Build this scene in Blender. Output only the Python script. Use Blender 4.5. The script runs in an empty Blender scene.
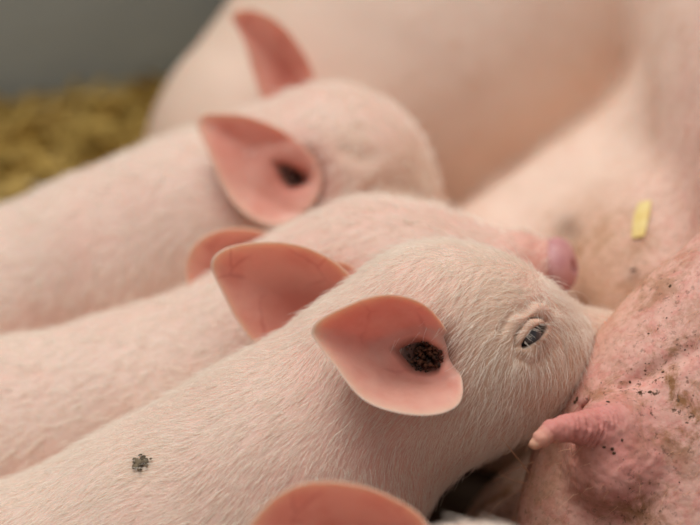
import bpy, math, random
import numpy as np
from mathutils import Vector, Matrix

rng = np.random.default_rng(7)
random.seed(7)
SC = bpy.context.scene
COL = SC.collection

# ------------------------------------------------------------------ camera
PITCH = math.radians(33)
S = 0.30 / 700.0            # metres per unit at the plane of focus
D = 100 / 36 * 700.0        # focus distance in units (100 mm lens)
FOCUS = np.array([0.0, 0.0, 0.200])
RIGHT = np.array([1.0, 0, 0])
FWD = np.array([0, math.cos(PITCH), -math.sin(PITCH)])
DOWN = np.array([0, -math.sin(PITCH), -math.cos(PITCH)])
CAMLOC = FOCUS - FWD * D * S
cd = bpy.data.cameras.new('camera')
cd.lens = 100; cd.sensor_width = 36
cd.clip_start = 0.02; cd.clip_end = 50
cd.dof.use_dof = True; cd.dof.focus_distance = D * S; cd.dof.aperture_fstop = 3.8
cam = bpy.data.objects.new('camera', cd); COL.objects.link(cam)
cam.location = CAMLOC; cam.rotation_euler = (math.pi / 2 - PITCH, 0, 0)
SC.camera = cam

# ------------------------------------------------------------------ world, lights, exposure
SC.view_settings.view_transform = 'Standard'
SC.view_settings.look = 'None'
SC.view_settings.gamma = 1
SC.view_settings.use_curve_mapping = False
SC.view_settings.exposure = 0.0
w = bpy.data.worlds.new('barn_air'); SC.world = w; w.use_nodes = True
bg = w.node_tree.nodes['Background']
bg.inputs[0].default_value = (0.93, 0.96, 1.0, 1); bg.inputs[1].default_value = 0.33

def area(name, loc, target, sx, sy, power, color):
    ld = bpy.data.lights.new(name, 'AREA'); ld.shape = 'RECTANGLE'
    ld.size = sx; ld.size_y = sy; ld.energy = power; ld.color = color
    o = bpy.data.objects.new(name, ld); COL.objects.link(o)
    o.location = loc
    o.rotation_euler = (Vector(target) - Vector(loc)).to_track_quat('-Z', 'Y').to_euler()
    return o
area('back_key_light', (-0.55, 0.72, 2.3), (0, 0.1, 0.15), 1.6, 1.0, 36, (1.0, 0.99, 0.97))  # unseen key added high behind the animals to brighten tops and edges
area('overhead_fill_light', (0.0, 0.1, 2.3), (0.05, 0.1, 0.15), 1.4, 1.4, 14, (1.0, 0.97, 0.93))  # unseen soft fill added straight overhead, no actual lamp

# ------------------------------------------------------------------ frames
def cart(p):
    """(apparent px, apparent py, depth) -> cartesian units round the plane of focus"""
    k = (D + p[2]) / D
    return np.array([(p[0] - 350) * k, (p[1] - 262.5) * k, p[2]])
def rad(r, d): return r * (D + d) / D
M3 = np.stack([RIGHT, DOWN, FWD], 0)
def world(P):
    P = np.asarray(P, float)
    return FOCUS + (P * S) @ M3
DN = np.array([0, math.cos(PITCH), math.sin(PITCH)])      # world down, in units frame
HF = np.array([0, -math.sin(PITCH), math.cos(PITCH)])     # level, away from camera
GROUND = -FOCUS[2] / S                                     # height of the floor
def height(c): return -(c @ DN)

# ------------------------------------------------------------------ object helpers
def link(o, parent=None):
    COL.objects.link(o)
    if parent is not None: o.parent = parent
    return o
def thing(name, label, cat, base, group=None):
    o = bpy.data.objects.new(name, None); COL.objects.link(o)
    o.empty_display_size = 0.02
    o.location = base; o['label'] = label; o['category'] = cat
    if group: o['group'] = group
    return o
def mesh_obj(name, V, F, mat, parent=None, smooth=True, attrs=None, loc=None):
    """V world coordinates (n,3); F (m,3) or (m,4)"""
    base = np.array(parent.location) if parent is not None else (np.array(loc) if loc is not None else np.zeros(3))
    V = np.asarray(V, np.float32) - base.astype(np.float32)
    F = np.asarray(F, np.int32)
    me = bpy.data.meshes.new(name)
    me.vertices.add(len(V)); me.vertices.foreach_set('co', V.ravel())
    n = F.shape[1]
    me.loops.add(F.size); me.loops.foreach_set('vertex_index', F.ravel())
    me.polygons.add(len(F))
    me.polygons.foreach_set('loop_start', np.arange(0, F.size, n, dtype=np.int32))
    me.polygons.foreach_set('loop_total', np.full(len(F), n, np.int32))
    me.update(calc_edges=True)
    me.polygons.foreach_set('use_smooth', np.full(len(F), smooth, bool))
    for k, a in (attrs or {}).items():
        at = me.attributes.new(k, 'FLOAT', 'POINT'); at.data.foreach_set('value', np.asarray(a, np.float32))
    me.materials.append(mat)
    o = bpy.data.objects.new(name, me)
    if parent is None and loc is not None: o.location = loc
    return link(o, parent)

# ------------------------------------------------------------------ materials
def lin(c):
    return tuple((x / 12.92 if x <= .04045 else ((x + .055) / 1.055) ** 2.4) for x in [v / 255 for v in c]) + (1,)
class NT:
    def __init__(s, name):
        s.m = bpy.data.materials.new(name); s.m.use_nodes = True
        s.t = s.m.node_tree; s.n = s.t.nodes; s.b = s.n['Principled BSDF']
        tc = s.n.new('ShaderNodeTexCoord'); s.co = tc.outputs['Object']
    def set(s, sock, v):
        if isinstance(v, bpy.types.NodeSocket): s.t.links.new(v, sock)
        else: sock.default_value = v
    def noise(s, scale, detail=3, rough=.55, vec=None, dist=0):
        n = s.n.new('ShaderNodeTexNoise'); n.inputs['Scale'].default_value = scale
        n.inputs['Detail'].default_value = detail; n.inputs['Roughness'].default_value = rough
        n.inputs['Distortion'].default_value = dist
        s.t.links.new(vec or s.co, n.inputs['Vector']); return n.outputs[0]
    def voro(s, scale, feature='F1', vec=None):
        n = s.n.new('ShaderNodeTexVoronoi'); n.feature = feature; n.inputs['Scale'].default_value = scale
        s.t.links.new(vec or s.co, n.inputs['Vector']); return n.outputs['Distance']
    def ramp(s, fac, stops):
        n = s.n.new('ShaderNodeMapRange'); n.interpolation_type = 'SMOOTHSTEP'
        s.set(n.inputs[0], fac); n.inputs[1].default_value, n.inputs[2].default_value = stops[0], stops[1]
        n.inputs[3].default_value, n.inputs[4].default_value = (stops[2], stops[3]) if len(stops) > 2 else (0, 1)
        return n.outputs[0]
    def math(s, op, a, b=0.0):
        n = s.n.new('ShaderNodeMath'); n.operation = op; s.set(n.inputs[0], a); s.set(n.inputs[1], b); return n.outputs[0]
    def mix(s, f, a, b):
        n = s.n.new('ShaderNodeMix'); n.data_type = 'RGBA'; s.set(n.inputs[0], f)
        s.set(n.inputs[6], a); s.set(n.inputs[7], b); return n.outputs[2]
    def attr(s, name):
        n = s.n.new('ShaderNodeAttribute'); n.attribute_name = name; return n.outputs['Fac']
    def bump(s, h, dist, strength=1.0, normal=None):
        n = s.n.new('ShaderNodeBump'); n.inputs['Distance'].default_value = dist
        n.inputs['Strength'].default_value = strength; s.set(n.inputs['Height'], h)
        if normal is not None: s.set(n.inputs['Normal'], normal)
        return n.outputs[0]
    def put(s, **k):
        for a, v in k.items(): s.set(s.b.inputs[a.replace('_', ' ')], v)
        return s.m

def pig_skin(name, base, warm, sss=.35):
    """piglet skin: attributes red (inner ear, lids, snout), dirt, dark"""
    t = NT(name)
    c = t.mix(t.ramp(t.noise(14, 3), (.35, .68)), base, warm)
    c = t.mix(t.math('MULTIPLY', t.ramp(t.noise(55, 3), (.5, .75)), .2), c, lin((232, 178, 160)))
    c = t.mix(t.attr('red'), c, lin((214, 122, 106)))
    c = t.mix(t.attr('tan'), c, lin((206, 176, 146)))
    dn = t.math('MULTIPLY', t.attr('dirt'), t.ramp(t.noise(160, 5, .7), (.38, .58)))
    c = t.mix(dn, c, lin((96, 72, 48)))
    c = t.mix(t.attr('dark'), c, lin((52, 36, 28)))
    h = t.noise(900, 3, .6)
    t.put(Base_Color=c, Roughness=.55, Subsurface_Weight=sss, Subsurface_Scale=.004,
          Normal=t.bump(h, .0004, .5))
    t.b.inputs['Subsurface Radius'].default_value = (1.0, .42, .3)
    t.b.inputs['Specular IOR Level'].default_value = .3
    return t.m
def ear_skin(name):
    t = NT(name)
    c = t.mix(t.ramp(t.noise(60, 3), (.35, .7)), lin((224, 166, 148)), lin((214, 148, 130)))
    c = t.mix(t.attr('deep'), c, lin((188, 98, 80)))  # redder inner skin, with hollow's shade painted in towards the pit
    c = t.mix(t.attr('rim'), c, lin((232, 184, 160)))
    # fine veins
    wv = t.n.new('ShaderNodeVectorMath'); wv.operation = 'MULTIPLY_ADD'
    nz = t.n.new('ShaderNodeTexNoise'); nz.inputs['Scale'].default_value = 60; t.t.links.new(t.co, nz.inputs[0])
    t.t.links.new(nz.outputs[1], wv.inputs[0]); wv.inputs[1].default_value = (.012, .012, .012); t.t.links.new(t.co, wv.inputs[2])
    v = t.voro(34, 'DISTANCE_TO_EDGE', wv.outputs[0])
    vein = t.math('MULTIPLY', t.ramp(v, (.0, .035, 1, 0)), t.math('MULTIPLY', t.ramp(t.noise(30, 2), (.48, .6)), .35))
    c = t.mix(vein, c, lin((168, 84, 80)))
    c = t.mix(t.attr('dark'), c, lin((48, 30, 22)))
    t.put(Base_Color=c, Roughness=.5, Subsurface_Weight=.6, Subsurface_Scale=.005, Normal=t.bump(t.noise(700, 3), .0003, .5))
    t.b.inputs['Subsurface Radius'].default_value = (1.0, .48, .38)
    t.b.inputs['Specular IOR Level'].default_value = .3
    return t.m
def sow_skin():
    t = NT('sow_skin')
    c = t.mix(t.ramp(t.noise(5, 3), (.35, .7)), lin((232, 206, 188)), lin((226, 196, 176)))
    c = t.mix(t.math('MULTIPLY', t.attr('pink'), .85), c, lin((218, 162, 146)))
    mott = t.ramp(t.noise(130, 4, .65), (.48, .62))
    c = t.mix(t.math('MULTIPLY', mott, t.math('MULTIPLY', t.attr('pink'), .45)), c, lin((208, 126, 116)))
    pale = t.ramp(t.noise(90, 3, .6), (.55, .72))
    c = t.mix(t.math('MULTIPLY', pale, t.math('MULTIPLY', t.attr('pink'), .5)), c, lin((236, 190, 172)))
    c = t.mix(t.attr('teat'), c, lin((206, 130, 122)))
    c = t.mix(t.attr('tip'), c, lin((230, 180, 150)))
    d1 = t.ramp(t.noise(70, 6, .72, dist=.4), (.44, .62))
    c = t.mix(t.math('MULTIPLY', d1, t.attr('dirt')), c, lin((150, 104, 66)))
    d2 = t.ramp(t.noise(330, 4, .7), (.56, .66))
    c = t.mix(t.math('MULTIPLY', d2, t.attr('dirt')), c, lin((96, 66, 44)))
    c = t.mix(t.attr('tan'), c, lin((204, 160, 124)))
    c = t.mix(t.attr('dark'), c, lin((66, 48, 36)))
    h = t.math('ADD', t.math('MULTIPLY', t.noise(420, 4, .65), .6), t.math('MULTIPLY', t.voro(330), -.6))
    t.put(Base_Color=c, Roughness=.6, Subsurface_Weight=.25, Subsurface_Scale=.003,
          Normal=t.bump(h, .0008, .6))
    t.b.inputs['Subsurface Radius'].default_value = (1.0, .4, .3)
    t.b.inputs['Specular IOR Level'].default_value = .3
    return t.m
def simple(name, a, b, scale, rough=.7, bumpd=.001, bs=None, spec=.3):
    t = NT(name)
    c = t.mix(t.ramp(t.noise(scale, 4), (.35, .68)), lin(a), lin(b))
    t.put(Base_Color=c, Roughness=rough, Normal=t.bump(t.noise(bs or scale * 4, 4), bumpd, .8))
    t.b.inputs['Specular IOR Level'].default_value = spec
    return t.m
def hair_mat(name, col, transl=.35):
    t = NT(name); m = t.m
    d = t.n.new('ShaderNodeBsdfDiffuse'); d.inputs[0].default_value = lin(col)
    tr = t.n.new('ShaderNodeBsdfTranslucent'); tr.inputs[0].default_value = lin(col)
    g = t.n.new('ShaderNodeBsdfGlossy'); g.inputs[0].default_value = (.9, .9, .9, 1); g.inputs['Roughness'].default_value = .35
    mx = t.n.new('ShaderNodeMixShader'); mx.inputs[0].default_value = transl
    t.t.links.new(d.outputs[0], mx.inputs[1]); t.t.links.new(tr.outputs[0], mx.inputs[2])
    m2 = t.n.new('ShaderNodeMixShader'); m2.inputs[0].default_value = .07
    t.t.links.new(mx.outputs[0], m2.inputs[1]); t.t.links.new(g.outputs[0], m2.inputs[2])
    out = t.n['Material Output']; t.n.remove(t.b); t.t.links.new(m2.outputs[0], out.inputs[0])
    return m

M_SKIN = pig_skin('piglet_skin', lin((226, 196, 179)), lin((220, 180, 163)))
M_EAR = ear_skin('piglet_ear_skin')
M_SOW = sow_skin()
M_FUR = hair_mat('piglet_hair', (250, 240, 226))
M_CRUMB = simple('udder_dirt', (104, 78, 56), (74, 54, 38), 300, .85, .0006, 900)
M_LASH = hair_mat('eyelash_hair', (206, 194, 178))
M_BRIS = hair_mat('sow_bristle', (224, 178, 140))
M_EYE = simple('eye_dark', (44, 42, 44), (66, 62, 62), 300, .12, .00005, spec=.7)
M_MUD = simple('dried_mud', (122, 106, 84), (74, 62, 48), 300, .85, .0006, 900)
M_WAX = simple('ear_wax_dirt', (40, 25, 17), (104, 62, 40), 260, .7, .0006, 900)
M_SNOUT = simple('snout_skin', (204, 150, 146), (190, 132, 132), 120, .4, .0004, 800, .45)
M_STRAW = simple('straw', (206, 172, 92), (160, 128, 62), 40, .6, .0004, 400)
M_FLAKE = simple('straw_flake_yellow', (224, 194, 118), (230, 208, 142), 120, .6, .0002, 600)
M_WALL = simple('grey_wall', (182, 190, 186), (174, 182, 178), 5, .6, .001, 60)
M_FLOOR = simple('barn_floor', (78, 60, 44), (60, 46, 34), 10, .9, .003, 80)

# ------------------------------------------------------------------ implicit surfaces
def smin(a, b, k):
    h = np.maximum(k - np.abs(a - b), 0) / k
    return np.minimum(a, b) - h * h * k * .25
def smax(a, b, k): return -smin(-a, -b, k)
def sph(P, c, r): return np.sqrt(((P - c) ** 2).sum(-1)) - r
def ell(P, c, R, r):
    """R rows = axes, r = half lengths"""
    q = (P - c) @ np.asarray(R).T
    r = np.asarray(r, float)
    k0 = np.sqrt(((q / r) ** 2).sum(-1)); k1 = np.sqrt(((q / (r * r)) ** 2).sum(-1))
    return k0 * (k0 - 1) / np.maximum(k1, 1e-6)
def cone(P, a, b, r1, r2):
    ba = b - a; L = (ba @ ba)
    t = np.clip(((P - a) @ ba) / L, 0, 1)
    d = P - a - t[..., None] * ba
    return np.sqrt((d ** 2).sum(-1)) - (r1 + (r2 - r1) * t)
def chain(P, pts, rs, k=None):
    d = None
    for i in range(len(pts) - 1):
        e = cone(P, pts[i], pts[i + 1], rs[i], rs[i + 1])
        d = e if d is None else (np.minimum(d, e) if not k else smin(d, e, k))
    return d

def axis_coords(lo, hi, dense, fine, coarse, grow=.06):
    """rectilinear spacing: fine inside dense=(a,b), growing to coarse"""
    xs = [dense[0]]; st = fine
    while xs[-1] < dense[1]: xs.append(xs[-1] + fine)
    st = fine
    while xs[-1] < hi: st = min(coarse, st * (1 + grow)); xs.append(xs[-1] + st)
    ys = [dense[0]]; st = fine
    while ys[-1] > lo: st = min(coarse, st * (1 + grow)); ys.append(ys[-1] - st)
    return np.array(ys[:0:-1] + xs)

def surface_net(f, X, Y, Z, nb=8):
    def pad(A):
        n = (len(A) - 1) // nb * nb + nb
        st = A[-1] - A[-2]
        return np.concatenate([A, A[-1] + st * np.arange(1, n + 2 - len(A))])
    X, Y, Z = pad(X), pad(Y), pad(Z)
    nx, ny, nz = [(len(A) - 1) // nb for A in (X, Y, Z)]
    bx, by, bz = np.meshgrid(np.arange(nx), np.arange(ny), np.arange(nz), indexing='ij')
    B = np.stack([bx, by, bz], -1).reshape(-1, 3) * nb
    lo = np.stack([X[B[:, 0]], Y[B[:, 1]], Z[B[:, 2]]], -1)
    hi = np.stack([X[B[:, 0] + nb], Y[B[:, 1] + nb], Z[B[:, 2] + nb]], -1)
    dv = f(((lo + hi) / 2))
    act = np.abs(dv) < np.linalg.norm(hi - lo, axis=1) * .5 * 1.25 + 4
    B = B[act]
    r = np.arange(nb + 1)
    NX, NY, NZ = len(X) + 2, len(Y) + 2, len(Z) + 2
    vk, vp, qk = [], [], []
    corners = [(i, j, k) for i in (0, 1) for j in (0, 1) for k in (0, 1)]
    edges = [(a, b) for a in range(8) for b in range(a + 1, 8) if sum(abs(corners[a][q] - corners[b][q]) for q in range(3)) == 1]
    for s0 in range(0, len(B), 1500):
        b = B[s0:s0 + 1500]
        ix = b[:, 0, None] + r; iy = b[:, 1, None] + r; iz = b[:, 2, None] + r
        sh = (len(b), nb + 1, nb + 1, nb + 1)
        PX = np.broadcast_to(X[ix][:, :, None, None], sh); PY = np.broadcast_to(Y[iy][:, None, :, None], sh)
        PZ = np.broadcast_to(Z[iz][:, None, None, :], sh)
        P = np.stack([PX, PY, PZ], -1)
        d = f(P.reshape(-1, 3)).reshape(sh)
        d = np.where(d == 0, 1e-6, d)
        sg = d < 0
        cs = [sg[:, i:i + nb, j:j + nb, k:k + nb] for i, j, k in corners]
        cnt = sum(c.astype(np.int8) for c in cs)
        m = (cnt > 0) & (cnt < 8)
        bi, ci, cj, ck = np.nonzero(m)
        gi, gj, gk = b[bi, 0] + ci, b[bi, 1] + cj, b[bi, 2] + ck
        dc = np.stack([d[bi, ci + i, cj + j, ck + k] for i, j, k in corners], 1)
        pc = np.stack([np.stack([X[gi + i], Y[gj + j], Z[gk + k]], -1) for i, j, k in corners], 1)
        acc = np.zeros((len(bi), 3)); n = np.zeros(len(bi))
        for a, e in edges:
            da, de = dc[:, a], dc[:, e]
            x = (da < 0) != (de < 0)
            t = np.where(x, da / np.where(x, da - de, 1), 0)
            acc += np.where(x[:, None], pc[:, a] + t[:, None] * (pc[:, e] - pc[:, a]), 0); n += x
        vp.append(acc / n[:, None]); vk.append((gi * NY + gj) * NZ + gk)
        # quads: one per crossing grid edge, along each axis
        for ax, (u, v) in enumerate([((0, 1, 0), (0, 0, 1)), ((0, 0, 1), (1, 0, 0)), ((1, 0, 0), (0, 1, 0))]):
            s0_ = sg[:, :nb, :nb, :nb]
            o = [0, 0, 0]; o[ax] = 1
            s1_ = sg[:, o[0]:nb + o[0], o[1]:nb + o[1], o[2]:nb + o[2]]
            e = s0_ != s1_
            bi2, i2, j2, k2 = np.nonzero(e)
            if not len(bi2): continue
            g = np.stack([b[bi2, 0] + i2, b[bi2, 1] + j2, b[bi2, 2] + k2], -1)
            flip = s0_[bi2, i2, j2, k2]
            def key(q): return (q[:, 0] * NY + q[:, 1]) * NZ + q[:, 2]
            u_, v_ = np.array(u), np.array(v)
            q = np.stack([key(g), key(g - u_), key(g - u_ - v_), key(g - v_)], 1)
            q = np.where(flip[:, None], q[:, ::-1], q)
            qk.append(q)
    vk = np.concatenate(vk); vp = np.concatenate(vp); qk = np.concatenate(qk)
    o = np.argsort(vk); vk = vk[o]; vp = vp[o]
    idx = np.searchsorted(vk, qk); idx = np.clip(idx, 0, len(vk) - 1)
    ok = (vk[idx] == qk).all(1)
    return vp, idx[ok][:, ::-1]

def grad(f, P, e=1.0):
    g = np.zeros_like(P)
    for i in range(3):
        d = np.zeros(3); d[i] = e
        g[:, i] = f(P + d) - f(P - d)
    return g / np.maximum(np.linalg.norm(g, axis=1, keepdims=True), 1e-9)
def hit(f, px, py, w0=-500):
    """first surface point along the sight line through (px,py) and the outward normal there"""
    w_ = w0
    for _ in range(200):
        c = cart((px, py, w_)); d = float(f(c[None])[0])
        if d < .05: break
        w_ += max(d * .8, .05)
    c = cart((px, py, w_))
    return c, grad(f, c[None])[0]
def gauss(P, c, r): return np.exp(-((P - c) ** 2).sum(-1) / (r * r))

# ------------------------------------------------------------------ curves (hair)
def hair_obj(name, roots, dirs, nrm, length, radius, mat, parent, npt=5, curl=.12, lift=.22, kind='stuff'):
    N = len(roots)
    L = length * (.6 + .8 * rng.random(N))
    t = np.linspace(0, 1, npt)
    jit = rng.normal(0, curl, (N, 3))
    d = dirs + jit; d /= np.linalg.norm(d, axis=1, keepdims=True)
    bend = rng.normal(0, curl * .8, (N, 3))
    P = roots[:, None] + L[:, None, None] * (d[:, None] * t[None, :, None]
        + nrm[:, None] * (lift * (t * (1.35 - t)))[None, :, None] + bend[:, None] * (t * t)[None, :, None])
    W = world(P.reshape(-1, 3)) - np.array(parent.location)
    hc = bpy.data.hair_curves.new(name); hc.add_curves([npt] * N)
    hc.attributes['position'].data.foreach_set('vector', W.astype(np.float32).ravel())
    if 'radius' not in hc.attributes: hc.attributes.new('radius', 'FLOAT', 'POINT')
    rr = (radius * S) * np.broadcast_to((1 - .75 * t)[None], (N, npt)) * (.7 + .6 * rng.random((N, 1)))
    hc.attributes['radius'].data.foreach_set('value', rr.astype(np.float32).ravel())
    hc.materials.append(mat)
    o = bpy.data.objects.new(name, hc); link(o, parent); o['kind'] = kind
    return o
def sample(V, F, n, keep=None, weight=None):
    a, b, c, d = [V[F[:, i]] for i in range(4)]
    ar = .5 * np.linalg.norm(np.cross(c - a, d - b), axis=1)
    cen = (a + b + c + d) / 4
    if weight is not None: ar = ar * weight(cen)
    if keep is not None: ar = ar * keep(cen)
    cdf = np.cumsum(ar); i = np.searchsorted(cdf, rng.random(n) * cdf[-1])
    u, v = rng.random((n, 1)), rng.random((n, 1))
    return (a[i] * (1 - u) + b[i] * u) * (1 - v) + (d[i] * (1 - u) + c[i] * u) * v

# ------------------------------------------------------------------ ears
def loopspline(pts, n):
    pts = np.asarray(pts, float); m = len(pts)
    t = np.linspace(0, m, n, endpoint=False); i = t.astype(int); f = (t - i)[:, None]
    p0, p1, p2, p3 = [pts[(i + k) % m] for k in (-1, 0, 1, 2)]
    return .5 * (2 * p1 + (p2 - p0) * f + (2 * p0 - 5 * p1 + 4 * p2 - p3) * f ** 2 + (3 * p1 - p0 - 3 * p2 + p3) * f ** 3)
def ear(name, rim, pit, parent, thick=5.5, power=1.8, na=96, ns=26, canal=0, canal_r=.16, side=1, waves=1.0, clear=None, cd_in=3.0):
    """a leaf of skin between a rim and its hollow; two faces with a rounded edge"""
    R = loopspline([cart(p[:3]) for p in rim], na)
    sink = loopspline([[p[3] if len(p) > 3 else 0.] for p in rim], na)[:, 0].clip(0, 1)
    C = cart(pit)
    s = np.linspace(0, 1, ns) ** .9
    V = np.zeros((ns, na, 3))
    th = np.linspace(0, 2 * math.pi, na, endpoint=False)
    for i, q in enumerate(s):
        lat = C[:2] + (R[:, :2] - C[:2]) * q
        dep = C[2] + (R[:, 2] - C[2]) * q ** power
        if canal: dep = dep + canal * math.exp(-(q / canal_r) ** 2)
        dep = dep + waves * (1.6 * np.sin(th * 5 + 1) + 1.1 * np.sin(th * 9)) * q ** 2 * (1 - q) * 2.6
        V[i, :, :2] = lat; V[i, :, 2] = dep
    if clear is not None:      # keep the leaf on the skin of the head, except where it turns into the canal
        fr = s[:, None] * np.ones((1, na))
        free = np.clip((fr - canal_r * .55) / (canal_r * .6), 0, 1) if canal else np.ones_like(fr)
        for _ in range(4):
            Q = V.reshape(-1, 3); dd = clear(Q).reshape(ns, na)
            push = np.clip((thick + 1.5) * (1 - sink[None] * fr ** 2) - sink[None] * fr ** 2 * 5 - dd, 0, 40) * free
            V[:, :, 2] -= push * .8
        for _ in range(2):
            V[1:-1] = .5 * V[1:-1] + .25 * (V[2:] + V[:-2]); V = .6 * V + .2 * (np.roll(V, 1, 1) + np.roll(V, -1, 1))
    # normals by finite difference
    dS = np.gradient(V, axis=0); dT = (np.roll(V, -1, 1) - np.roll(V, 1, 1))
    N = np.cross(dS, dT); N /= np.maximum(np.linalg.norm(N, axis=2, keepdims=True), 1e-9)
    N[0] = N[2].mean(0); N[1] = N[2]
    if N[ns // 2, :, 2].mean() < 0: N = -N           # N points away from the viewer
    edge = np.sqrt(np.clip(1 - ((s - .82) / .18).clip(0, 1) ** 2, 0, 1))
    tt = thick * (.28 + .72 * (1 - s ** 2))
    back = V + N * (tt * (edge * .9 + .1))[:, None, None]
    allv = np.concatenate([V.reshape(-1, 3), back.reshape(-1, 3)])
    q = []
    k = np.arange(na); k1 = (k + 1) % na
    for i in range(ns - 1):
        q.append(np.stack([i * na + k, i * na + k1, (i + 1) * na + k1, (i + 1) * na + k], 1))
        o = ns * na
        q.append(np.stack([o + i * na + k, o + (i + 1) * na + k, o + (i + 1) * na + k1, o + i * na + k1], 1))
    i = ns - 1
    q.append(np.stack([i * na + k, i * na + k1, ns * na + i * na + k1, ns * na + i * na + k], 1))
    F = np.concatenate(q)
    sa = np.concatenate([np.repeat(s, na), np.repeat(s, na)])
    inner = np.concatenate([np.ones(ns * na), np.zeros(ns * na)])
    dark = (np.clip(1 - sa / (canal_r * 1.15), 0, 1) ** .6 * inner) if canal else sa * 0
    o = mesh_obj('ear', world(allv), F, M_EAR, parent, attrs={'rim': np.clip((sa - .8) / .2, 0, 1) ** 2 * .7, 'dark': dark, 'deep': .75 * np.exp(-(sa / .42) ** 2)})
    # hairs on the rim and sparse ones on the faces
    return o, V, N, R

# ------------------------------------------------------------------ lumps (mud, crumbs)
def lump_mesh(centres, radii, normals=None, flat=.6, n=8, m=6):
    Vs, Fs, o = [], [], 0
    for c, r, nn in zip(centres, radii, normals if normals is not None else [np.array([0, 0, -1.])] * len(centres)):
        a = np.cross(nn, [.3, .9, .2]); a /= np.linalg.norm(a); b = np.cross(nn, a)
        rot = rng.random() * 6.28; sx = .7 + .7 * rng.random()
        V = []
        for j in range(1, m):
            ph = math.pi * j / m
            for i in range(n):
                th = 2 * math.pi * i / n + rot
                q = r * (.78 + .44 * rng.random())
                V.append(c + a * q * sx * math.sin(ph) * math.cos(th) + b * q * math.sin(ph) * math.sin(th) + nn * q * flat * math.cos(ph))
        V.append(c + nn * r * flat); V.append(c - nn * r * flat)
        for j in range(m - 2):
            for i in range(n):
                i1 = (i + 1) % n
                Fs.append([o + j * n + i, o + (j + 1) * n + i, o + (j + 1) * n + i1, o + j * n + i1])
        top, bot = o + (m - 1) * n, o + (m - 1) * n + 1
        for i in range(0, n, 1):
            i1 = (i + 1) % n
            Fs.append([o + i, o + i1, top, top]); Fs.append([o + (m - 2) * n + i1, o + (m - 2) * n + i, bot, bot])
        Vs += V; o += len(V)
    return np.array(Vs), Fs
def lumps(name, centres, radii, mat, parent=None, normals=None, flat=.6, loc=None):
    V, F = lump_mesh(centres, radii, normals, flat)
    V = world(V); base = np.array(parent.location) if parent is not None else np.array(loc if loc is not None else (0, 0, 0))
    me = bpy.data.meshes.new(name)
    me.from_pydata([tuple(v) for v in V - base], [], [f[:3] if f[2] == f[3] else f for f in F]); me.update()
    me.polygons.foreach_set('use_smooth', [True] * len(me.polygons)); me.materials.append(mat)
    o = bpy.data.objects.new(name, me)
    if parent is None and loc is not None: o.location = loc
    return link(o, parent)

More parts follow.
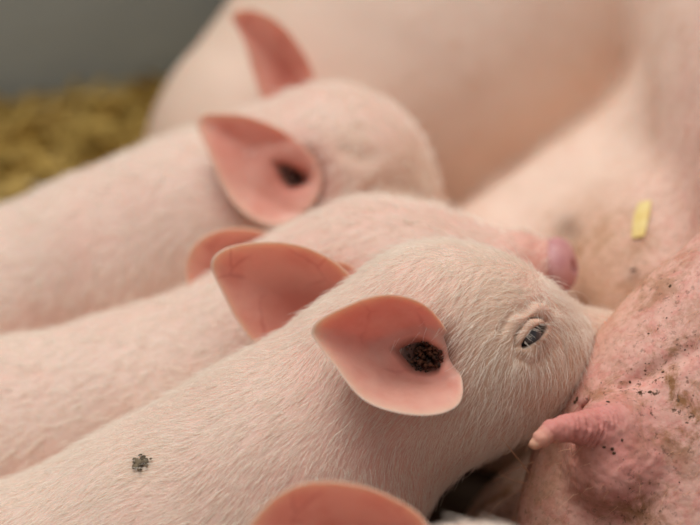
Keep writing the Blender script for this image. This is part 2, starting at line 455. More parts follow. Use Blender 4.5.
# ------------------------------------------------------------------ piglets
class Piglet: pass
def build_piglet(spec):
    """spec: spine (tail -> neck) of (px,py,w,r); head, brow, muzzle, cheeks; eye; ears; grid"""
    pg = Piglet()
    sp = [cart(p[:3]) for p in spec['spine']]; sr = [rad(p[3], p[2]) for p in spec['spine']]
    balls = [(cart(p[:3]), rad(p[3], p[2]), (p[4] if len(p) > 4 else 30)) for p in spec['balls']]
    mz = [cart(p[:3]) for p in spec['muzzle']]; mr = [rad(p[3], p[2]) for p in spec['muzzle']]
    legs = []
    for (i, fr, reach) in spec.get('legs', []):
        c = sp[i] * (1 - fr) + sp[i + 1] * fr
        ax = sp[i + 1] - sp[i]; ax /= np.linalg.norm(ax)
        lat = np.cross(ax, DN); lat /= np.linalg.norm(lat)
        for sgn in (-1, 1):
            hip = c + lat * sgn * sr[i] * .52 + DN * sr[i] * .45
            foot_h = (height(hip) - GROUND) - 14
            foot = hip + DN * foot_h + ax * reach
            knee = (hip + foot) / 2 - ax * (14 if reach > 0 else -14)
            legs.append((hip, knee, foot))
    ax0 = sp[0] - sp[1]; ax0 /= np.linalg.norm(ax0)
    tail = [sp[0] + ax0 * sr[0] * .92 - DN * sr[0] * .35]
    for q in range(1, 7):
        a = q * 1.1
        tail.append(tail[0] + ax0 * q * 9 + 16 * (DN * math.cos(a) + np.cross(ax0, DN) * math.sin(a)) * min(1, q / 2))
    lobes = [(cart(p[:3]), rad(p[3], p[2])) for p in spec.get('haunch', [])]
    def base(P):
        d = chain(P, sp, sr, 40)
        for c, r, k in balls: d = smin(d, sph(P, c, r), k)
        d = smin(d, chain(P, mz, mr), 38)
        for c, r in lobes: d = smin(d, sph(P, c, r), 40)
        for h, k_, f_ in legs:
            d = smin(d, cone(P, h, k_, 40, 24), 26); d = smin(d, cone(P, k_, f_, 22, 14), 10)
        for i in range(len(tail) - 1): d = smin(d, cone(P, tail[i], tail[i + 1], 9 - i, 8 - i), 6)
        return d
    # features found on the surface of the base form
    feats = []; eye = None
    if 'eye' in spec:
        ex, ey, ang, sz = spec['eye']
        c, n = hit(base, ex, ey)
        t = np.array([math.cos(ang), -math.sin(ang), 0]); t -= n * (t @ n); t /= np.linalg.norm(t)
        b = np.cross(n, t)
        if b[1] > 0: b = -b                      # b towards the brow
        eye = (c, n, t, b, sz)
    pits = []
    for e in spec['ears']:
        if e.get('canal'):
            c_, n_ = hit(base, e['pit'][0], e['pit'][1])
            pits.append((c_, n_)); e['pit'] = (e['pit'][0], e['pit'][1], c_[2] + 18)
    grooves = []
    for g in spec.get('grooves', []):
        pts = [hit(base, x, y) for x, y in g[0]]
        grooves.append(([p + n * g[1] * .35 for p, n in pts], g[1], g[2]))
    swells = [(lambda h_: (h_[0] - h_[1] * s_[2] * .55, s_[2]))(hit(base, s_[0], s_[1])) for s_ in spec.get('swells', [])]
    def f(P):
        d = base(P)
        P0 = P
        for c, r in swells: d = smin(d, sph(P, c, r), 12)
        if eye is not None:
            c, n, t, b, sz = eye
            near = np.abs(P - c).max(-1) < sz * 4
            if near.any():
                Q = P[near]; e = d[near]
                R = np.stack([t, b, n])
                e = smin(e, ell(Q, c - n * sz * .55 + b * sz * .12, R, (sz * 1.55, sz * 1.0, sz * .95)), sz * .5)   # lids round the ball
                q = (Q - c) @ R.T
                # upper lid fold: an arc above the slit
                arc = np.hypot(np.hypot(q[:, 0] / 1.35, q[:, 1] + sz * .1) - sz * 1.12, np.clip(-q[:, 1] + .1 * sz, 0, 99)) - sz * .02
                arc = np.maximum(arc, np.abs(q[:, 2] - .1 * sz) - sz * .6)
                e = smax(e, -arc, sz * .5)
                qq = q.copy(); qq[:, 1] += .012 * (q[:, 0] ** 2) / (sz / 14) - sz * .05
                e = smax(e, -ell(qq, np.zeros(3), np.eye(3), (sz * 1.18, sz * .35, sz * 1.0)), sz * .34)             # the slit
                d = d.copy(); d[near] = e
        for pts, r, k in grooves:
            lo = np.min(pts, 0) - 40; hi = np.max(pts, 0) + 40
            near = ((P > lo) & (P < hi)).all(-1)
            if near.any():
                d = d.copy(); d[near] = smax(d[near], -chain(P[near], pts, [r] * len(pts)), k)
        for pc, pn in pits:
            d = smax(d, -sph(P, pc + pn * 42, 56), 16)
            d = smax(d, -cone(P, pc - pn * 6, pc - pn * 40, 18, 11), 8)
        return d
    X = axis_coords(*spec['gx']); Y = axis_coords(*spec['gy']); Z = axis_coords(*spec['gz'])
    V, F = surface_net(f, X, Y, Z)
    foot = sp[1] + DN * (height(sp[1]) - GROUND)
    root = thing('piglet', spec['label'], 'piglet', world(foot), spec['group'])
    pg.root = root
    # colour attributes
    red = np.zeros(len(V)); dark = np.zeros(len(V)); dirt = np.zeros(len(V)); tan = np.zeros(len(V))
    red += .75 * gauss(V, mz[-1], mr[-1] * 1.3)
    if eye is not None:
        c, n, t, b, sz = eye
        q = (V - c) @ np.stack([t, b, n]).T
        red += .35 * np.exp(-((q[:, 0] / sz / 2) ** 2 + (q[:, 1] / sz / 1.6) ** 2 + (q[:, 2] / sz / 2) ** 2))
        dark += .85 * np.exp(-(np.maximum(0, np.hypot(q[:, 0] / 1.25 / sz, q[:, 1] / .42 / sz) - .75) * 4) ** 2) * (np.abs(q[:, 2]) < sz * 1.4)
    for (x, y, r, amt, which) in spec.get('stains', []):
        c, n = hit(f, x, y); g = gauss(V, c, r) * amt
        if which == 'tan': tan += g
        elif which == 'red': red += g
        elif which == 'dirt': dirt += g
        else: dark += g
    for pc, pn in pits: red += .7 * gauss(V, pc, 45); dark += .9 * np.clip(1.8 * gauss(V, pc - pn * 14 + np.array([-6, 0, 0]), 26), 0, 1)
    body = mesh_obj('body', world(V), F, M_SKIN, root, attrs={'red': red.clip(0, 1), 'dark': dark.clip(0, 1), 'dirt': dirt.clip(0, 1), 'tan': tan.clip(0, 1)})
    # eyeball
    if eye is not None:
        c, n, t, b, sz = eye
        me_c = c - n * sz * .66
        V2 = []; F2 = []
        nu, nv = 24, 16
        for j in range(nv + 1):
            for i in range(nu):
                ph, th = math.pi * j / nv, 2 * math.pi * i / nu
                V2.append(me_c + sz * .92 * (n * math.cos(ph) + t * math.sin(ph) * math.cos(th) + b * math.sin(ph) * math.sin(th)))
        for j in range(nv):
            for i in range(nu): F2.append([j * nu + i, (j + 1) * nu + i, (j + 1) * nu + (i + 1) % nu, j * nu + (i + 1) % nu])
        eo = mesh_obj('eye', world(V2), F2, M_EYE, root)
        if spec.get('lashes'):
            nL = spec['lashes']
            u = rng.uniform(-1.1, 1.1, nL); up = rng.random(nL) < .72
            rt = c + t * (u * sz)[:, None] + b * np.where(up, sz * (.5 - .34 * u * u), -sz * .42 * (1 - .6 * u * u))[:, None] + n * sz * .2
            dr = n[None] * .6 + b[None] * np.where(up, -.42, -.5)[:, None] + t[None] * (.1 + .3 * u)[:, None]
            dr /= np.linalg.norm(dr, axis=1, keepdims=True)
            hair_obj('eyelashes', rt, dr, np.tile(b, (nL, 1)) * -1, sz * .62, .2, M_LASH, root, curl=.12, lift=.12)
    # snout disc with nostrils
    if spec.get('disc'):
        a = mz[-1] - mz[-2]; a /= np.linalg.norm(a); r = mr[-1]
        c0 = mz[-1] + a * r * .55
        upv = -DN - a * (-DN @ a); upv /= np.linalg.norm(upv); lv = np.cross(a, upv)
        fd = lambda P: smax(smax(ell(P, c0, np.stack([a, lv, upv]), (r * .62, r * 1.02, r * .9)),
                            -ell(P, c0 + a * r * .6 + lv * r * .36, np.stack([a, lv, upv]), (r * .5, r * .17, r * .24)), 3),
                            -ell(P, c0 + a * r * .6 - lv * r * .36, np.stack([a, lv, upv]), (r * .5, r * .17, r * .24)), 3)
        g = lambda k: np.arange(c0[k] - r * 1.4, c0[k] + r * 1.4, r * .055)
        V3, F3 = surface_net(fd, g(0), g(1), g(2))
        mesh_obj('snout', world(V3), F3, M_SNOUT, root)
    # ears
    pg.ears = []
    for e in spec['ears']:
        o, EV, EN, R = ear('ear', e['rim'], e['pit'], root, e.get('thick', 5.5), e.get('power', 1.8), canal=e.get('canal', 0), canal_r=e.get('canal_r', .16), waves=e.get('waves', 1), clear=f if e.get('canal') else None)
        pg.ears.append((o, EV, EN, R))
        if e.get('label'): o['label'] = e['label']
        if e.get('hairs'):
            nh = e['hairs']
            i = rng.integers(0, EV.shape[1], nh); si = np.minimum((EV.shape[0] - 1) * (rng.random(nh) ** .35), EV.shape[0] - 1).astype(int)
            rt = EV[si, i] + EN[si, i] * np.where(rng.random(nh) < .75, 3.5, -0.3)[:, None] * (si < EV.shape[0] - 2)[:, None]
            C = cart(e['pit'])
            dr = rt - C; dr /= np.linalg.norm(dr, axis=1, keepdims=True)
            hair_obj('ear_hair', rt, dr * .8 + rng.normal(0, .25, (nh, 3)), EN[si, i], e.get('hl', 7), .32, M_FUR, o, npt=4, curl=.25, lift=.2)
    # fur
    sp_all = np.array(sp[::-1]); axis = np.vstack([[mz[-1]], [mz[0]], [balls[0][0]], sp_all])
    seg = axis[1:] - axis[:-1]; seg /= np.linalg.norm(seg, axis=1, keepdims=True); mid = (axis[1:] + axis[:-1]) / 2
    axd = (mz[-1] - balls[0][0]); axd = axd / np.linalg.norm(axd)
    def flow(P, n):
        wgt = np.exp(-((P[:, None] - mid[None]) ** 2).sum(-1) / (110. ** 2)) + 1e-9
        dd = (wgt[:, :, None] * seg[None]).sum(1); dd /= np.linalg.norm(dd, axis=1, keepdims=True)
        # hair falls down the flanks and cheeks
        side = 1 - np.abs(n @ DN)
        hd = np.exp(-((P - balls[1][0]) ** 2).sum(1) / 120. ** 2)
        dd = dd + DN[None] * (side * .75 + hd * 1.7)[:, None] - axd[None] * (hd * .1)[:, None]
        if eye is not None:
            c, nn, t, b, sz = eye
            r = P - c; rl = np.linalg.norm(r, axis=1, keepdims=True)
            dd = dd + r / np.maximum(rl, 1) * np.exp(-(rl / (sz * 3.0)) ** 2) * 1.2
        # slow swirls
        for fq, am in ((.02, .22), (.05, .14)):
            ph = P * fq
            dd = dd + am * np.stack([np.sin(ph[:, 1] * 1.3 + 1) + np.cos(ph[:, 2]), np.sin(ph[:, 0] * 1.1 + 2), np.cos(ph[:, 1] + ph[:, 0])], -1)
        dd = dd - n * (dd * n).sum(1, keepdims=True)
        return dd / np.maximum(np.linalg.norm(dd, axis=1, keepdims=True), 1e-6)
    x0, x1, y0, y1 = spec['fur_box']
    def keep(P):
        k = D / (D + P[:, 2]); px = 350 + P[:, 0] * k; py = 262.5 + P[:, 1] * k
        return ((px > x0) & (px < x1) & (py > y0) & (py < y1)).astype(float)
    n_h = spec['hairs']
    R0 = sample(V, F, n_h, keep)
    NN = grad(f, R0)
    ok = np.ones(len(R0), bool)
    if eye is not None:
        c, n, t, b, sz = eye
        q = (R0 - c) @ np.stack([t, b, n]).T
        ok &= ~((np.hypot(q[:, 0] / 1.2, q[:, 1] / .48) < sz) & (np.abs(q[:, 2]) < sz * 2))
    for pc, pn in pits: ok &= np.linalg.norm(R0 - pc, axis=1) > 30
    R0, NN = R0[ok], NN[ok]
    hair_obj('fur', R0, flow(R0, NN), NN, spec['hair_len'], spec['hair_r'], M_FUR, root, npt=5, curl=spec.get('curl', .13), lift=spec.get('lift', .25))
    R1 = sample(V, F, spec['hairs'] // 8, keep, (lambda C_: 1 + 5 * np.exp(-((C_ - balls[1][0]) ** 2).sum(1) / 90. ** 2))); N1 = grad(f, R1)
    ok = np.ones(len(R1), bool)
    for pc, pn in pits: ok &= np.linalg.norm(R1 - pc, axis=1) > 34
    if eye is not None: ok &= np.linalg.norm(R1 - eye[0], axis=1) > eye[4] * 1.6
    R1, N1 = R1[ok], N1[ok]
    hair_obj('guard_hair', R1, flow(R1, N1), N1, spec['hair_len'] * 1.3, spec['hair_r'] * 1.45, M_FUR, root, npt=5, curl=.16, lift=.5)
    pg.f = f; pg.V = V; pg.eye = eye; pg.pits = pits
    return pg

def shift(rim, dx, dy, dw, k=1.0, c=(0, 0)):
    return [((q[0] - c[0]) * k + c[0] + dx, (q[1] - c[1]) * k + c[1] + dy, q[2] + dw) + tuple(q[3:]) for q in rim]

NEAR = [(311, 329, -62), (345, 306, -74), (386, 294, -78), (424, 304, -56, .2), (448, 332, -26, 1), (456, 360, -16, 1),
        (463, 385, -46, .3), (458, 405, -72), (434, 415, -88), (398, 413, -92), (362, 399, -84), (334, 365, -70)]
NPIT = (429, 358, 0)
FAR = [(211, 266, 118), (220, 251, 112), (246, 243, 108), (282, 242, 108), (314, 250, 110), (345, 270, 118), (368, 305, 140),
       (345, 345, 150), (300, 355, 146), (262, 349, 136), (238, 322, 128), (222, 292, 124)]
FPIT = (296, 304, 148)

front = build_piglet(dict(
    label='sharpest piglet in front of the others, eye half open, mud spot on its back',
    group='piglets suckling along the sow',
    spine=[(-330, 700, 110, 120), (-150, 668, 100, 146), (50, 636, 95, 150), (180, 565, 95, 146), (275, 495, 92, 132), (368, 402, 84, 110)],
    balls=[(438, 352, 82, 111, 30), (492, 345, 74, 83, 30), (457, 382, 70, 67, 30), (385, 430, 90, 62, 36)],
    muzzle=[(528, 360, 102, 62), (602, 374, 168, 61), (642, 386, 228, 47)],
    legs=[(1, .1, 10), (3, .3, 16)], haunch=[(-230, 720, 60, 110)],
    eye=(534, 335, math.radians(32), 15.5), lashes=34, disc=True,
    grooves=[([(522, 312), (533, 302), (546, 301), (553, 309)], 2.0, 9), ([(500, 330), (507, 318), (518, 308)], 1.6, 8),
             ([(516, 357), (530, 362), (546, 358), (556, 346)], 1.8, 8), ([(562, 330), (568, 352), (566, 372)], 1.8, 9)],
    swells=[(540, 310, 12), (524, 322, 8), (530, 356, 7)],
    ears=[dict(rim=NEAR, pit=NPIT, canal=22, canal_r=.31, thick=6, power=1.7, hairs=900, hl=7),
          dict(rim=FAR, pit=FPIT, thick=5.5, power=2.2, waves=.5, hairs=900, hl=7)],
    stains=[(140, 465, 22, .5, 'tan'), (535, 338, 20, .6, 'dirt'), (500, 350, 80, .65, 'tan'), (580, 350, 46, .4, 'tan'), (560, 400, 45, .35, 'tan'), (470, 470, 60, .25, 'tan'), (655, 384, 40, .5, 'red'), (350, 420, 90, .18, 'red')],
    gx=(-880, 330, (100, 250), 1.7, 9, .05), gy=(-60, 760, (25, 160), 1.7, 9, .05), gz=(-90, 420, (-40, 60), 1.9, 9, .05),
    fur_box=(-260, 620, 200, 620), hairs=80000, hair_len=14, hair_r=.155, lift=.2, curl=.1))

# dried mud on the front piglet's back and dirt in its ear
c, n = hit(front.f, 141, 465)
tt = np.cross(n, [0, 1, 0]); tt /= np.linalg.norm(tt); bb = np.cross(n, tt)
cs = [c + tt * a + bb * b_ + n * 3 for a, b_ in ((0, 0), (5, 3), (-5, 2), (2, -6), (-4, -4), (8, -2), (-8, 5), (1, 7), (10, 6), (-3, 10))]
lumps('mud_spot', cs, [5, 3.6, 4, 3.6, 3.4, 2.4, 1.8, 3, 1.3, 1.5], M_MUD, front.root, [n] * 10, .35)['label'] = 'dried brown mud spot on back'
o_ear = front.ears[0][0]
cs, rs = [], []
pc, pn = front.pits[0]
ta = np.cross(pn, [0, 1, 0]); ta /= np.linalg.norm(ta); tb = np.cross(pn, ta)
for i in range(130):
    a, q = rng.random() * 6.28, rng.random() ** .5
    cs.append(pc + np.array([-5, -1, 0]) + ta * 20 * q * math.cos(a) + tb * 17 * q * math.sin(a) - pn * (18 - 9 * q * rng.random())); rs.append(.8 + 1.9 * rng.random() ** 2)
M = lumps('ear_dirt', cs, rs, M_WAX, front.root, None, .8); M['kind'] = 'stuff'; M['label'] = 'dark brown dirt inside ear'

print('front built')
middle = build_piglet(dict(
    label='second piglet behind the sharp one, pink snout tip showing at the udder',
    group='piglets suckling along the sow',
    spine=[(-330, 520, 330, 96), (-150, 490, 325, 110), (20, 460, 320, 115), (140, 428, 318, 112), (230, 385, 315, 98), (305, 325, 305, 98)],
    balls=[(370, 292, 295, 96, 30), (420, 292, 290, 84, 30), (415, 340, 290, 66, 36)],
    muzzle=[(455, 288, 275, 66), (515, 274, 250, 44), (543, 268, 240, 30)],
    legs=[(1, .1, 10), (3, .1, 16)], haunch=[(-230, 520, 250, 90)],
    eye=(462, 268, math.radians(30), 14), disc=True,
    ears=[dict(rim=shift(NEAR, -62, -40, 245, .9, (386, 350)), pit=(360, 316, 280), canal=20, canal_r=.24),
          dict(rim=[(184, 270, 285), (191, 247, 282), (214, 231, 280), (248, 228, 284), (285, 240, 300), (310, 270, 320), (290, 320, 320), (250, 345, 305), (218, 322, 292), (192, 294, 286)],
               pit=(258, 280, 318), power=1.5)],
    gx=(-950, 330, (-150, 250), 3.6, 10, .05), gy=(-150, 640, (-80, 120), 3.6, 10, .05), gz=(60, 620, (120, 300), 3.6, 10, .05),
    fur_box=(-360, 620, 150, 620), hairs=24000, hair_len=15, hair_r=.32))
back = build_piglet(dict(
    label='farthest piglet with upright ears, crown highest above the others',
    group='piglets suckling along the sow',
    spine=[(-320, 366, 560, 92), (-150, 343, 550, 102), (0, 323, 540, 104), (110, 282, 530, 106), (190, 240, 520, 98), (265, 196, 510, 89)],
    balls=[(328, 176, 500, 92, 30), (352, 188, 490, 84, 30), (340, 225, 490, 62, 36)],
    muzzle=[(388, 236, 480, 62), (432, 282, 478, 48), (456, 312, 476, 38)],
    legs=[(1, .1, 10), (4, .1, 16)], haunch=[(-230, 350, 510, 80)],
    eye=(392, 226, math.radians(20), 13), disc=True,
    grooves=[([(368, 192), (388, 184), (412, 190), (424, 200)], 3.5, 12), ([(345, 150), (360, 160), (372, 158)], 2, 14)],
    ears=[dict(rim=[(196, 118, 385), (222, 113, 382), (252, 117, 380), (285, 132, 384), (312, 155, 395), (322, 178, 402),
                    (316, 200, 395), (298, 218, 380), (272, 226, 370), (246, 215, 368), (224, 190, 372), (208, 152, 378)],
               pit=(298, 178, 425), canal=22, canal_r=.24, thick=7, power=1.6),
          dict(rim=[(231, 15, 560), (250, 9, 556), (276, 20, 556), (298, 44, 560), (314, 74, 566), (318, 110, 575), (280, 118, 585), (262, 98, 580), (252, 70, 572), (243, 40, 566)],
               pit=(284, 72, 590), thick=7, power=1.5)],
    stains=[(400, 200, 60, .45, 'tan'), (430, 170, 40, .4, 'tan'), (345, 145, 30, .3, 'tan')],
    gx=(-1050, 330, (-200, 180), 4.2, 11, .05), gy=(-280, 560, (-240, 40), 4.2, 11, .05), gz=(300, 860, (370, 560), 4.2, 11, .05),
    fur_box=(-360, 620, 40, 500), hairs=19000, hair_len=15, hair_r=.4))
fore = build_piglet(dict(
    label='blurred nearest piglet at the bottom edge, only one ear and crown showing',
    group='piglets suckling along the sow',
    spine=[(-330, 1090, -190, 130), (-150, 1040, -200, 160), (50, 960, -210, 166), (200, 880, -225, 160), (320, 800, -235, 145), (420, 710, -245, 128)],
    balls=[(474, 652, -250, 126, 30), (525, 652, -255, 96, 30), (520, 700, -255, 82, 36)],
    muzzle=[(590, 665, -255, 72), (660, 680, -250, 58), (690, 684, -240, 52)],
    legs=[(1, .1, 10), (4, .1, 16)],
    eye=(590, 630, math.radians(30), 14), disc=True,
    ears=[dict(rim=shift(NEAR, 45, 300, -330, 1.12, (386, 350)), pit=(468, 655, -320), canal=20, canal_r=.24),
          dict(rim=[(243, 545, -215), (262, 508, -220), (296, 485, -222), (338, 481, -222), (384, 493, -218), (425, 520, -210), (445, 570, -190), (410, 620, -180), (340, 625, -185), (280, 600, -195)],
               pit=(350, 560, -165), power=1.5, thick=6)],
    gx=(-800, 330, (0, 250), 4.5, 11, .05), gy=(150, 900, (200, 400), 4.5, 11, .05), gz=(-450, 60, (-380, -200), 4.5, 11, .05),
    fur_box=(-100, 760, 440, 900), hairs=16000, hair_len=15, hair_r=.3))
print('piglets built')

# ------------------------------------------------------------------ sow
def cr(px, py, w_, r): return cart((px, py, w_)), rad(r, w_)
tr = [cr(1090, 420, 60, 380), cr(1000, 130, 420, 340), cr(900, -120, 900, 300)]
mounds = [cr(934, 592, 85, 425), cr(718, 335, 400, 186), cr(545, 352, 600, 166), cr(610, 610, 310, 172)]
lobe = [cr(312, 168, 840, 168), cr(468, 22, 880, 205), cr(700, -200, 880, 230)]
M3B = cr(722, 240, 600, 172)
def sow_base(P):
    d = chain(P, [a for a, _ in tr], [r for _, r in tr], 60)
    d = smin(d, ell(P, mounds[0][0], np.eye(3), (mounds[0][1], mounds[0][1], mounds[0][1] * .40)), 50)
    d = smin(d, sph(P, *mounds[1]), 36)
    d = smin(d, cone(P, mounds[2][0], M3B[0], mounds[2][1], M3B[1]), 60)
    d = smin(d, sph(P, *mounds[3]), 40)
    l = chain(P, [a for a, _ in lobe], [r for _, r in lobe], 80)
    return smin(d, l, 34)
tc, tn = hit(sow_base, 612, 437)
mc, mn = hit(sow_base, 612, 470)
fold = [hit(sow_base, x, y)[0] for x, y in ((585, 412), (620, 392), (660, 366), (715, 340))]
t2, t2n = hit(sow_base, 572, 262)
def vnoise(P, s):
    q = P / s
    return (np.sin(q[:, 0] * 1.7 + 1.3 * np.sin(q[:, 1] * 1.1)) * np.sin(q[:, 1] * 1.9 + 1.1 * np.sin(q[:, 2] * 1.3))
            + .6 * np.sin(q[:, 2] * 2.3 + q[:, 0] * 1.1 + 1.7 * np.sin(q[:, 1])))
tw = tc[2]
TP = [cart(q) for q in [(536, 444, tw - 62), (542, 438, tw - 61), (552, 431, tw - 57), (566, 428, tw - 51), (580, 428, tw - 43), (596, 427, tw - 30), (612, 424, tw - 14), (630, 419, tw + 12)]]
TR = [6.5, 9.8, 12.3, 14, 15.5, 17.5, 20, 22]
TL = np.cumsum(np.r_[0, [np.linalg.norm(TP[i + 1] - TP[i]) for i in range(len(TP) - 1)]])
def teat_d(P):
    best = np.full(len(P), 1e9); arc = np.zeros(len(P))
    for i in range(len(TP) - 1):
        a, b = TP[i], TP[i + 1]; ba = b - a
        t = np.clip(((P - a) @ ba) / (ba @ ba), 0, 1)
        e = np.sqrt(((P - a - t[:, None] * ba) ** 2).sum(1)) - (TR[i] + (TR[i + 1] - TR[i]) * t)
        m = e < best; best = np.where(m, e, best); arc = np.where(m, TL[i] + t * (TL[i + 1] - TL[i]), arc)
    return best, arc
def sow_f(P):
    d = sow_base(P)
    d = smin(d, sph(P, mc - mn * 8, 43), 18)                    # swelling under the teat
    d = smin(d, sph(P, tc - tn * 20, 40), 44)
    d = smax(d, -chain(P, fold, [3.5, 4, 4, 2]), 16)
    nt = np.abs(P - TP[4]).max(-1) < 110
    if nt.any():
        q = P[nt]; e, arc = teat_d(q)
        wr = np.clip((arc - 3) / 16, 0, 1) * np.sin((arc + 2.2 * vnoise(q, 13)) * .95) * np.exp(-((arc - 62) / 30) ** 2) * 1.6 + .45 * vnoise(q + 5, 6.5) + .5 * np.sin(arc * .5 + vnoise(q, 9))
        far_ = np.exp(-np.maximum(e, 0) / 9)
        d = d.copy(); d[nt] = smin(d[nt], e, 24) + wr * far_
    near = d < 12
    q = P[near]
    dd = d[near]
    k = np.exp(-((q - mc) ** 2).sum(-1) / 70 ** 2)
    dd = dd + .9 * vnoise(q, 34) + .22 * vnoise(q + 40, 9) + k * .8 * vnoise(q + 9, 6)
    d = d.copy(); d[near] = dd
    return d
sX = axis_coords(-420, 1500, (170, 330), 1.7, 22, .035)
sY = axis_coords(-900, 760, (100, 270), 1.7, 22, .035)
sZ = axis_coords(-330, 1500, (-90, 90), 1.9, 22, .035)
V, F = surface_net(sow_f, sX, sY, sZ)
base = mounds[1][0] + DN * (height(mounds[1][0]) - GROUND)
sow = thing('sow', 'huge pink sow lying behind the piglets, her dirty udder at the right', 'sow', world(base))
kx = D / (D + V[:, 2]); px = 350 + V[:, 0] * kx; py = 262.5 + V[:, 1] * kx
def blob(x, y, r, wlo=-400, whi=500): return np.exp(-((px - x) ** 2 + (py - y) ** 2) / r ** 2) * ((V[:, 2] > wlo) & (V[:, 2] < whi))
def streak(a, b, r):
    a, b = np.array(a, float), np.array(b, float); q = np.stack([px, py], -1)
    t = np.clip(((q - a) @ (b - a)) / ((b - a) @ (b - a)), 0, 1)
    return np.exp(-((q - a - t[:, None] * (b - a)) ** 2).sum(-1) / r ** 2) * (V[:, 2] < 500)
pink = np.clip(np.exp(-((V[:, 2] - 40) / 240.) ** 2), 0, 1)
dirt = (.55 * streak((590, 405), (690, 345), 13) + 1.1 * blob(660, 392, 36) + .9 * blob(685, 430, 34) + .9 * blob(640, 505, 38) + 1.0 * blob(480, 500, 40)
        + .35 * blob(520, 500, 60) + .7 * blob(575, 235, 26) + .45 * blob(620, 250, 55) + .4 * blob(660, 300, 50) + .12 + .45 * blob(555, 400, 40))
dirt *= np.clip(np.exp(-((V[:, 2] - 120) / 380.) ** 2), 0, 1)
tan = .5 * blob(600, 250, 55) + .4 * blob(540, 480, 45) + .5 * blob(590, 300, 30) + .25 * np.clip((V[:, 2] - 500) / 300, 0, 1)
dark = .5 * blob(568, 228, 13) + .25 * blob(632, 275, 9)
sow_attrs = {'teat': (gauss(V, tc, 42) + .9 * gauss(V, mc, 44)).clip(0, .9), 'pink': pink, 'dirt': dirt.clip(0, 1), 'tan': tan.clip(0, .8), 'dark': dark.clip(0, 1)}
te, ta_ = teat_d(V)
on_t = np.clip(1 - te / 14, 0, 1) * (np.abs(V - TP[4]).max(1) < 110)
sow_attrs['teat'] = np.maximum(sow_attrs['teat'], on_t * .95)
sow_attrs['dirt'] = sow_attrs['dirt'] * (1 - .8 * on_t)
sow_attrs['tip'] = .8 * np.clip(1 - ta_ / 20, 0, 1) ** 1.5 * on_t
vt = (te < 2.6) & (ta_ < TL[-2] - 6) & (np.abs(V - TP[4]).max(1) < 110)
ft = vt[F].all(1)
def sub(name, Fs):
    used = np.unique(Fs); rm = np.zeros(len(V), int); rm[used] = np.arange(len(used))
    return mesh_obj(name, world(V[used]), rm[Fs], M_SOW, sow, attrs={k: v[used] for k, v in sow_attrs.items()})
body = sub('body', F[~ft]); tt_ = sub('teat', F[ft]); tt_['label'] = 'pink wrinkled teat pointing left'

# small dark crumbs stuck to the udder skin
cs, rs, ns_ = [], [], []
spots = [(577, 399, 3.4), (575, 402, 2.6), (608, 402, 2.6), (604, 447, 2), (612, 449, 2.6), (614, 453, 2), (622, 440, 2.2), (640, 392, 2.4), (650, 392, 2),
         (630, 382, 2), (663, 372, 1.8), (670, 286, 2.4), (634, 270, 3)]
for _ in range(46):
    if rng.random() < .6: x, y = 590 + 110 * rng.random(), 0; y = 405 - (x - 590) * .55 + rng.normal(0, 9)
    else: x, y = 590 + 110 * rng.random(), 260 + 260 * rng.random()
    spots.append((x, y, .5 + 1.0 * rng.random() ** 2))
for x, y, r in spots:
    if 525 < x < 625 and 415 < y < 450 and r < 2: continue
    p, n = hit(sow_f, x, y); cs.append(p + n * .2); rs.append(r); ns_.append(n)
o = lumps('dirt_crumbs', cs, [q * .75 for q in rs], M_CRUMB, sow, ns_, .35); o['kind'] = 'stuff'; o['label'] = 'dark dirt crumbs stuck to udder'
# sparse bristles on the sow
def keep(P):
    k = D / (D + P[:, 2]); x = 350 + P[:, 0] * k; y = 262.5 + P[:, 1] * k
    return ((x > 400) & (x < 760) & (y > -20) & (y < 560) & (P[:, 2] < 700)).astype(float)
R0 = sample(V, F, 2600, keep); NN = grad(sow_base, R0)
dr = np.tile(DN * .6 + np.array([-.5, 0, -.2]), (len(R0), 1)); dr = dr - NN * (dr * NN).sum(1, keepdims=True); dr /= np.linalg.norm(dr, axis=1, keepdims=True)
hair_obj('bristles', R0, dr, NN, 13, .22, M_BRIS, sow, curl=.3, lift=.3)
gp = [hit(sow_base, x, y) for x, y in ((524, 470), (528, 484), (518, 500), (534, 462), (521, 490), (530, 474))]
hair_obj('belly_hairs', np.array([p for p, _ in gp]), np.array([[-.75, .45, -.3], [-.5, -.55, -.6], [-.8, -.3, -.5], [-.8, .7, -.2], [-.7, .1, -.6], [-.2, -.6, -.7]]),
         np.array([q for _, q in gp]), 46, .55, M_BRIS, sow, npt=8, curl=.25, lift=.3)

# yellow straw flake stuck to the udder
p, n = hit(sow_f, 642, 221)
cd_ = [hit(sow_f, x, y)[0] for x, y in ((646, 203), (643, 215), (641, 227), (639, 239))]
cd_ = [q + n * 3 for q in cd_]
Vf, Ff = [], []
for i, q in enumerate(cd_):
    a = cd_[min(i + 1, 3)] - cd_[max(i - 1, 0)]; a /= np.linalg.norm(a); s_ = np.cross(a, n); s_ /= np.linalg.norm(s_)
    wd = (8, 10, 9.5, 8)[i]
    Vf += [q - s_ * wd, q + n * 1, q + s_ * wd, q - n * 1.5]
for i in range(3):
    for j in range(4): Ff.append([i * 4 + j, i * 4 + (j + 1) % 4, i * 4 + 4 + (j + 1) % 4, i * 4 + 4 + j])
Ff += [[3, 2, 1, 0], [12, 13, 14, 15]]
fl = mesh_obj('straw_flake', world(Vf), Ff, M_FLAKE, None, smooth=False, loc=world(p))
fl['label'] = 'small yellow straw flake stuck to the udder, right edge'; fl['category'] = 'straw'
print('sow built')

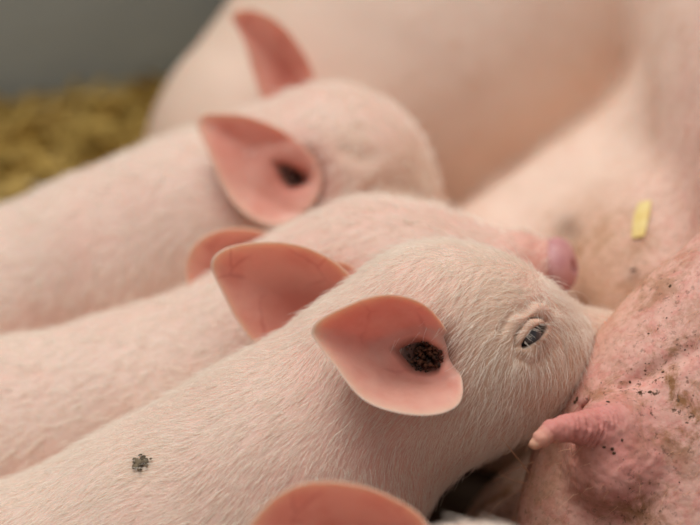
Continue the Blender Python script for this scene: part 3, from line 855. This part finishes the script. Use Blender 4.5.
# ------------------------------------------------------------------ pen: wall, floor, straw bedding
def slab(name, p0, p1, thick, z0, z1, mat):
    a = np.array(p0, float); b = np.array(p1, float); d = (b - a) / np.linalg.norm(b - a); n_ = np.array([-d[1], d[0]]) * thick
    V = [(q[0], q[1], z) for q in (a, b, b + n_, a + n_) for z in (z0, z1)]
    F = [(0, 2, 3, 1), (2, 4, 5, 3), (4, 6, 7, 5), (6, 0, 1, 7), (1, 3, 5, 7), (0, 6, 4, 2)]
    o = mesh_obj(name, V, F, mat, smooth=False); o['kind'] = 'structure'; return o
SL = .34
def wall_y(x): return .44 + (x + .35) * SL
slab('floor', (-2, -1.5), (2, -1.5), 4, -.05, 0, M_FLOOR)
slab('wall_back', (-2, wall_y(-2)), (1.6, wall_y(1.6)), .06, 0, .45, M_WALL)

# straw: thin split stalks lying in a loose bank against the wall
def straw(n, name):
    x = rng.uniform(-.75, .9, n); WY = wall_y(x); y = WY - .012 - 1.0 * rng.random(n) ** 1.3
    bank = np.exp(-((y - WY) / .1) ** 2) * (.004 + .012 * np.exp(-((x + .31) / .05) ** 2))
    z = rng.random(n) * (.014 + bank) + bank * .35 + .002
    L = rng.uniform(.03, .11, n); wd = rng.uniform(.0012, .0026, n)
    yaw = rng.uniform(0, math.pi * 2, n); pit = rng.normal(0, .16, n)
    a = np.stack([np.cos(yaw) * np.cos(pit), np.sin(yaw) * np.cos(pit), np.sin(pit)], -1)
    s = np.stack([-np.sin(yaw), np.cos(yaw), yaw * 0], -1); u = np.cross(a, s)
    keepm = x < -.02 - .25 * np.clip(y - .25, 0, 1)
    x, y, z, L, wd, a, s, u = [q[keepm] for q in (x, y, z, L, wd, a, s, u)]; n = len(x)
    C = np.stack([x, y, z], -1)
    V = []
    for k in (-.5, 0, .5):
        bow = u * ((.25 - k * k) * L * .1)[:, None]
        for j in range(3):
            th = 2.094 * j
            V.append(C + a * (k * L)[:, None] + bow + (s * math.cos(th) + u * math.sin(th)) * wd[:, None])
    V = np.stack(V, 1); V[:, :, 2] = np.maximum(V[:, :, 2], .0005); V[:, :, 1] = np.minimum(V[:, :, 1], wall_y(V[:, :, 0]) - .001)
    f = []
    for k in range(2):
        for j in range(3): f.append([k * 3 + j, k * 3 + (j + 1) % 3, k * 3 + 3 + (j + 1) % 3, k * 3 + 3 + j])
    F = (np.array(f)[None] + (np.arange(n) * 9)[:, None, None]).reshape(-1, 4)
    o = mesh_obj(name, V.reshape(-1, 3), F, M_STRAW, smooth=False)
    o['kind'] = 'stuff'; o['label'] = 'golden straw bedding on the pen floor below the grey wall'; o['category'] = 'straw'
straw(24000, 'straw_bedding')
print('done')
